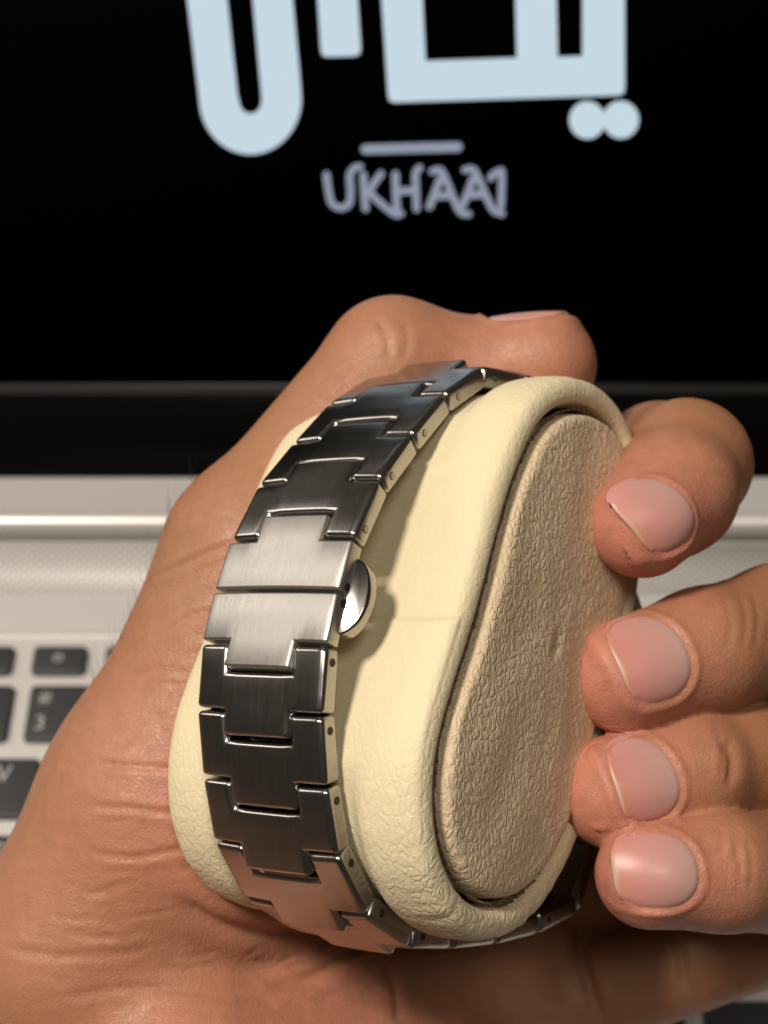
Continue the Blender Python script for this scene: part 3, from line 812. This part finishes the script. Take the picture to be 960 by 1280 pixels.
# ---- nails
nails = []
def frame_nail(fname, px, py, facing_dir, wid, length, back=.0):
    """nail lying on the last bone of a finger"""
    J = FJ[fname]; a, b = J[-2][0], J[-1][0]
    d = (b - a) / np.linalg.norm(b - a)
    n = np.array(facing_dir, float); n -= d * (n @ d); n /= np.linalg.norm(n)
    t = np.cross(d, n)
    c = K(px, py, J[-1][0][2] - J[-1][1])
    return dict(c=c, d=d, n=n, t=t, w=wid, l=length)
nspec = [('index', 846, 640, (.72, .0, -1), .54, .42), ('middle', 829, 822, (.05, -.05, -1), .62, .53), ('ring', 820, 982, (.16, .10, -1), .55, .47), ('pinky', 831, 1091, (-.02, -.10, -1), .50, .53),
         ('thumb', 676, 394, (.0, -1, .04), .54, .62)]
for nm, px, py, fd, wid, ln in nspec:
    N_ = frame_nail(nm, px, py, fd, wid, ln)
    if nm == 'thumb': N_['c'] = FJ['thumb'][-1][0] - N_['d'] * .10 + N_['n'] * FJ['thumb'][-1][1]
    # find the surface height field over the nail
    gx_, gy_ = np.meshgrid(np.linspace(-1, 1, 29), np.linspace(-1, 1, 33)); gx_, gy_ = gx_.ravel(), gy_.ravel()
    base = N_['c'] + gx_[:, None] * N_['t'] * N_['w'] + gy_[:, None] * N_['d'] * N_['l'] + 1.2 * N_['n']
    h = np.zeros(len(base))
    for _ in range(40): h = np.minimum(h + hand_sdf(base - h[:, None] * N_['n']) * .8, 2.6)
    ok = np.abs(hand_sdf(base - h[:, None] * N_['n'])) < .02
    hh = 1.2 - h
    ok &= np.abs(hh - hh[len(hh) // 2]) < .7
    X = np.c_[np.ones_like(gx_), gx_, gy_, gx_ ** 2, gy_ ** 2, gx_ * gy_]
    wgt = ok & (np.abs(gx_) < .85) & (np.abs(gy_) < .85)
    Xw = X[wgt]; REG = np.diag([0, .3, .3, .5, 2, 3.]) * .02 * len(Xw)
    co = np.linalg.solve(Xw.T @ Xw + REG, Xw.T @ hh[wgt] + REG @ np.array([0, 0, 0, -.2, -.04, 0]))
    co[3] = max(min(co[3], -.17), -.40); co[4] = max(min(co[4], -.01), -.15)
    N_['co'] = co; nails.append((nm, N_))
    # let the skin make room and fold up round the plate
    rel = HV - N_['c']; lx = rel @ N_['t'] / N_['w']; ly = rel @ N_['d'] / N_['l']; lz = rel @ N_['n']
    qd = co[0] + co[1] * lx + co[2] * ly + co[3] * lx ** 2 + co[4] * ly ** 2 + co[5] * lx * ly
    rr = (np.abs(lx) ** 2.6 + np.abs(ly) ** 2.6) ** (1 / 2.6)
    near = (rr < 1.7) & (np.abs(lz - qd) < .27) & ((HN @ N_['n']) > .1)
    inside = near & (rr < 1.0)
    tgt = qd - .022
    # blend vertices inside to just under the plate
    wgt_in = np.clip((1.04 - rr) / .08, 0, 1) * near
    HV += (N_['n'][None] * ((tgt - lz) * wgt_in)[:, None])
    fold = .034 * np.exp(-((rr - 1.10) / .09) ** 2) * near * np.clip((.75 - ly) / .3, 0.0, 1)
    dist = .05 * np.exp(-((rr - 1.14) / .13) ** 2) * near * np.clip((ly - .6) / .3, 0, 1)
    disp += fold * .8 + dist
HV = HV + HN * disp[:, None]
# ---- colour fields of the skin itself: pink pads and palm, tanner back of the hand
red = np.zeros(len(HV)); tan_ = np.zeros(len(HV))
for nm, J in FJ.items():
    tip = J[-1][0] + (J[-1][0] - J[-2][0]) * .25
    dd = np.linalg.norm(HV - tip, axis=1)
    red = np.maximum(red, (1.0 if nm != 'thumb' else .5) * np.exp(-(dd / (1.45 if nm != 'thumb' else 1.1)) ** 2))
for c, r, a_ in ((H(230, 1040, 17.5), 1.6, .75), (H(300, 1170, 17), 1.8, .6), (H(200, 1250, 17), 2.5, .45), (H(440, 1250, 17.5), 2.4, .75), (H(520, 1210, 18.0), 1.8, .6), (H(620, 430, 19.0), 1.6, .45)):
    red = np.maximum(red, .7 * a_ * np.exp(-(np.linalg.norm(HV - c, axis=1) / r) ** 2))
tan_ = np.clip((HN[:, 2] + .1) * 1.2, 0, 1) * .7
for nm, J in FJ.items():
    if nm == 'thumb': continue
    dseg = np.full(len(HV), 9.)
    for (a_, ra), (b_, rb) in zip(J[1:], J[2:]): dseg = np.minimum(dseg, np.abs(cone(HV, a_, b_, ra, rb)))
    dt = np.linalg.norm(HV - J[-1][0], axis=1)
    tan_ = np.maximum(tan_, .55 * np.exp(-(dseg / .3) ** 2) * np.clip((dt - 1.0) / .9, 0, 1))
edge = np.exp(-np.linalg.norm(HV - H(900, 570, 19.5), axis=1) ** 2 / 1.2); tan_ = np.maximum(tan_, edge * .55)
cenK = H(380, 1150, 20)
HFw = toW(cenK)
Wv = (HV @ RK.T) + CP - HFw
me = mesh('hand', Wv, HF[:, :])
for nm_, arr in (('redness', red), ('tan', tan_)):
    at = me.attributes.new(nm_, 'FLOAT', 'POINT'); at.data.foreach_set('value', arr.astype(np.float32))
hand = link('hand', me, M['skin']); hand.location = HFw * S
tag(hand, 'left hand gripping the cream pillow, thumb over the top, four curled fingertips', 'hand')
for nm, N_ in nails:
    co = N_['co']; V = []; al = []; NU, NVv = 20, 26; TH_ = .016
    def pos(u_, v_, off):
        # map square to rounded nail outline
        m = (abs(u_) ** 2.6 + abs(v_) ** 2.6) ** (1 / 2.6); mx = max(abs(u_), abs(v_)); f = 1 if m == 0 else mx / m
        x, y = u_ * f, v_ * f
        hgt = co[0] + co[1] * x + co[2] * y + co[3] * x * x + co[4] * y * y + co[5] * x * y
        return N_['c'] + N_['t'] * x * N_['w'] + N_['d'] * y * N_['l'] + N_['n'] * (hgt + off), (y + 1) / 2
    for off in (.0, -TH_):
        for j in range(NVv + 1):
            for i in range(NU + 1):
                u_, v_ = -1 + 2 * i / NU, -1 + 2 * j / NVv
                e = max(abs(u_), abs(v_)) if v_ < .75 else abs(u_); rd = -.05 * max(0, (e - .82) / .18) ** 2
                p, a_ = pos(u_, v_, off + rd)
                V.append(p); al.append(a_)
    W1 = NU + 1; n1 = W1 * (NVv + 1); Fc = []
    for j in range(NVv):
        for i in range(NU):
            q = [j * W1 + i, j * W1 + i + 1, (j + 1) * W1 + i + 1, (j + 1) * W1 + i]
            Fc.append(q); Fc.append([n1 + x for x in q[::-1]])
    per = [i for i in range(W1)] + [j * W1 + NU for j in range(1, NVv + 1)] + [NVv * W1 + i for i in range(NU - 1, -1, -1)] + [j * W1 for j in range(NVv - 1, 0, -1)]
    for a_, b_ in zip(per, per[1:] + per[:1]): Fc.append([a_, n1 + a_, n1 + b_, b_])
    Vw = (np.array(V) @ RK.T) + CP - HFw
    me = mesh('fingernail', Vw, Fc); at = me.attributes.new('along', 'FLOAT', 'POINT'); at.data.foreach_set('value', np.array(al, np.float32))
    bmx = bmesh.new(); bmx.from_mesh(me); bmesh.ops.recalc_face_normals(bmx, faces=bmx.faces); bmx.to_mesh(me); bmx.free()
    link('fingernail', me, M['nail'], hand)

# a few fine hairs along the outer side of the thumb
rng = np.random.default_rng(5); V = []; Fc = []
out = np.where((np.abs(facing) < .35) & (HN[:, 0] < -.5) & (HP[:, 1] > 590) & (HP[:, 1] < 860) & (HP[:, 0] < 460))[0]
for vi in rng.choice(out, 55, replace=False):
    p = HV[vi] - HN[vi] * .02; d = HN[vi] * .55 + np.array([.15, -.8, 0]) + rng.normal(0, .22, 3); d /= np.linalg.norm(d)
    Lh = rng.uniform(.18, .5); bend = np.array([.3, -.5, .1]) * Lh
    pts = [p + d * Lh * t + bend * t * t * .5 for t in np.linspace(0, 1, 6)]
    for k, q in enumerate(pts):
        r = .0028 * (1 - .8 * k / 5)
        for a_ in (0, 2.1, 4.2): V.append(q + r * np.array([math.cos(a_), math.sin(a_), 0]))
    b0 = len(V) - 18
    for k in range(5):
        for j in range(3): Fc.append([b0 + k * 3 + j, b0 + k * 3 + (j + 1) % 3, b0 + k * 3 + 3 + (j + 1) % 3, b0 + k * 3 + 3 + j])
me = mesh('fine_hair', (np.array(V) @ RK.T) + CP - HFw, Fc)
o = link('fine_hair', me, simple('dark_hair', (.03, .018, .012), .5), hand); o['kind'] = 'stuff'
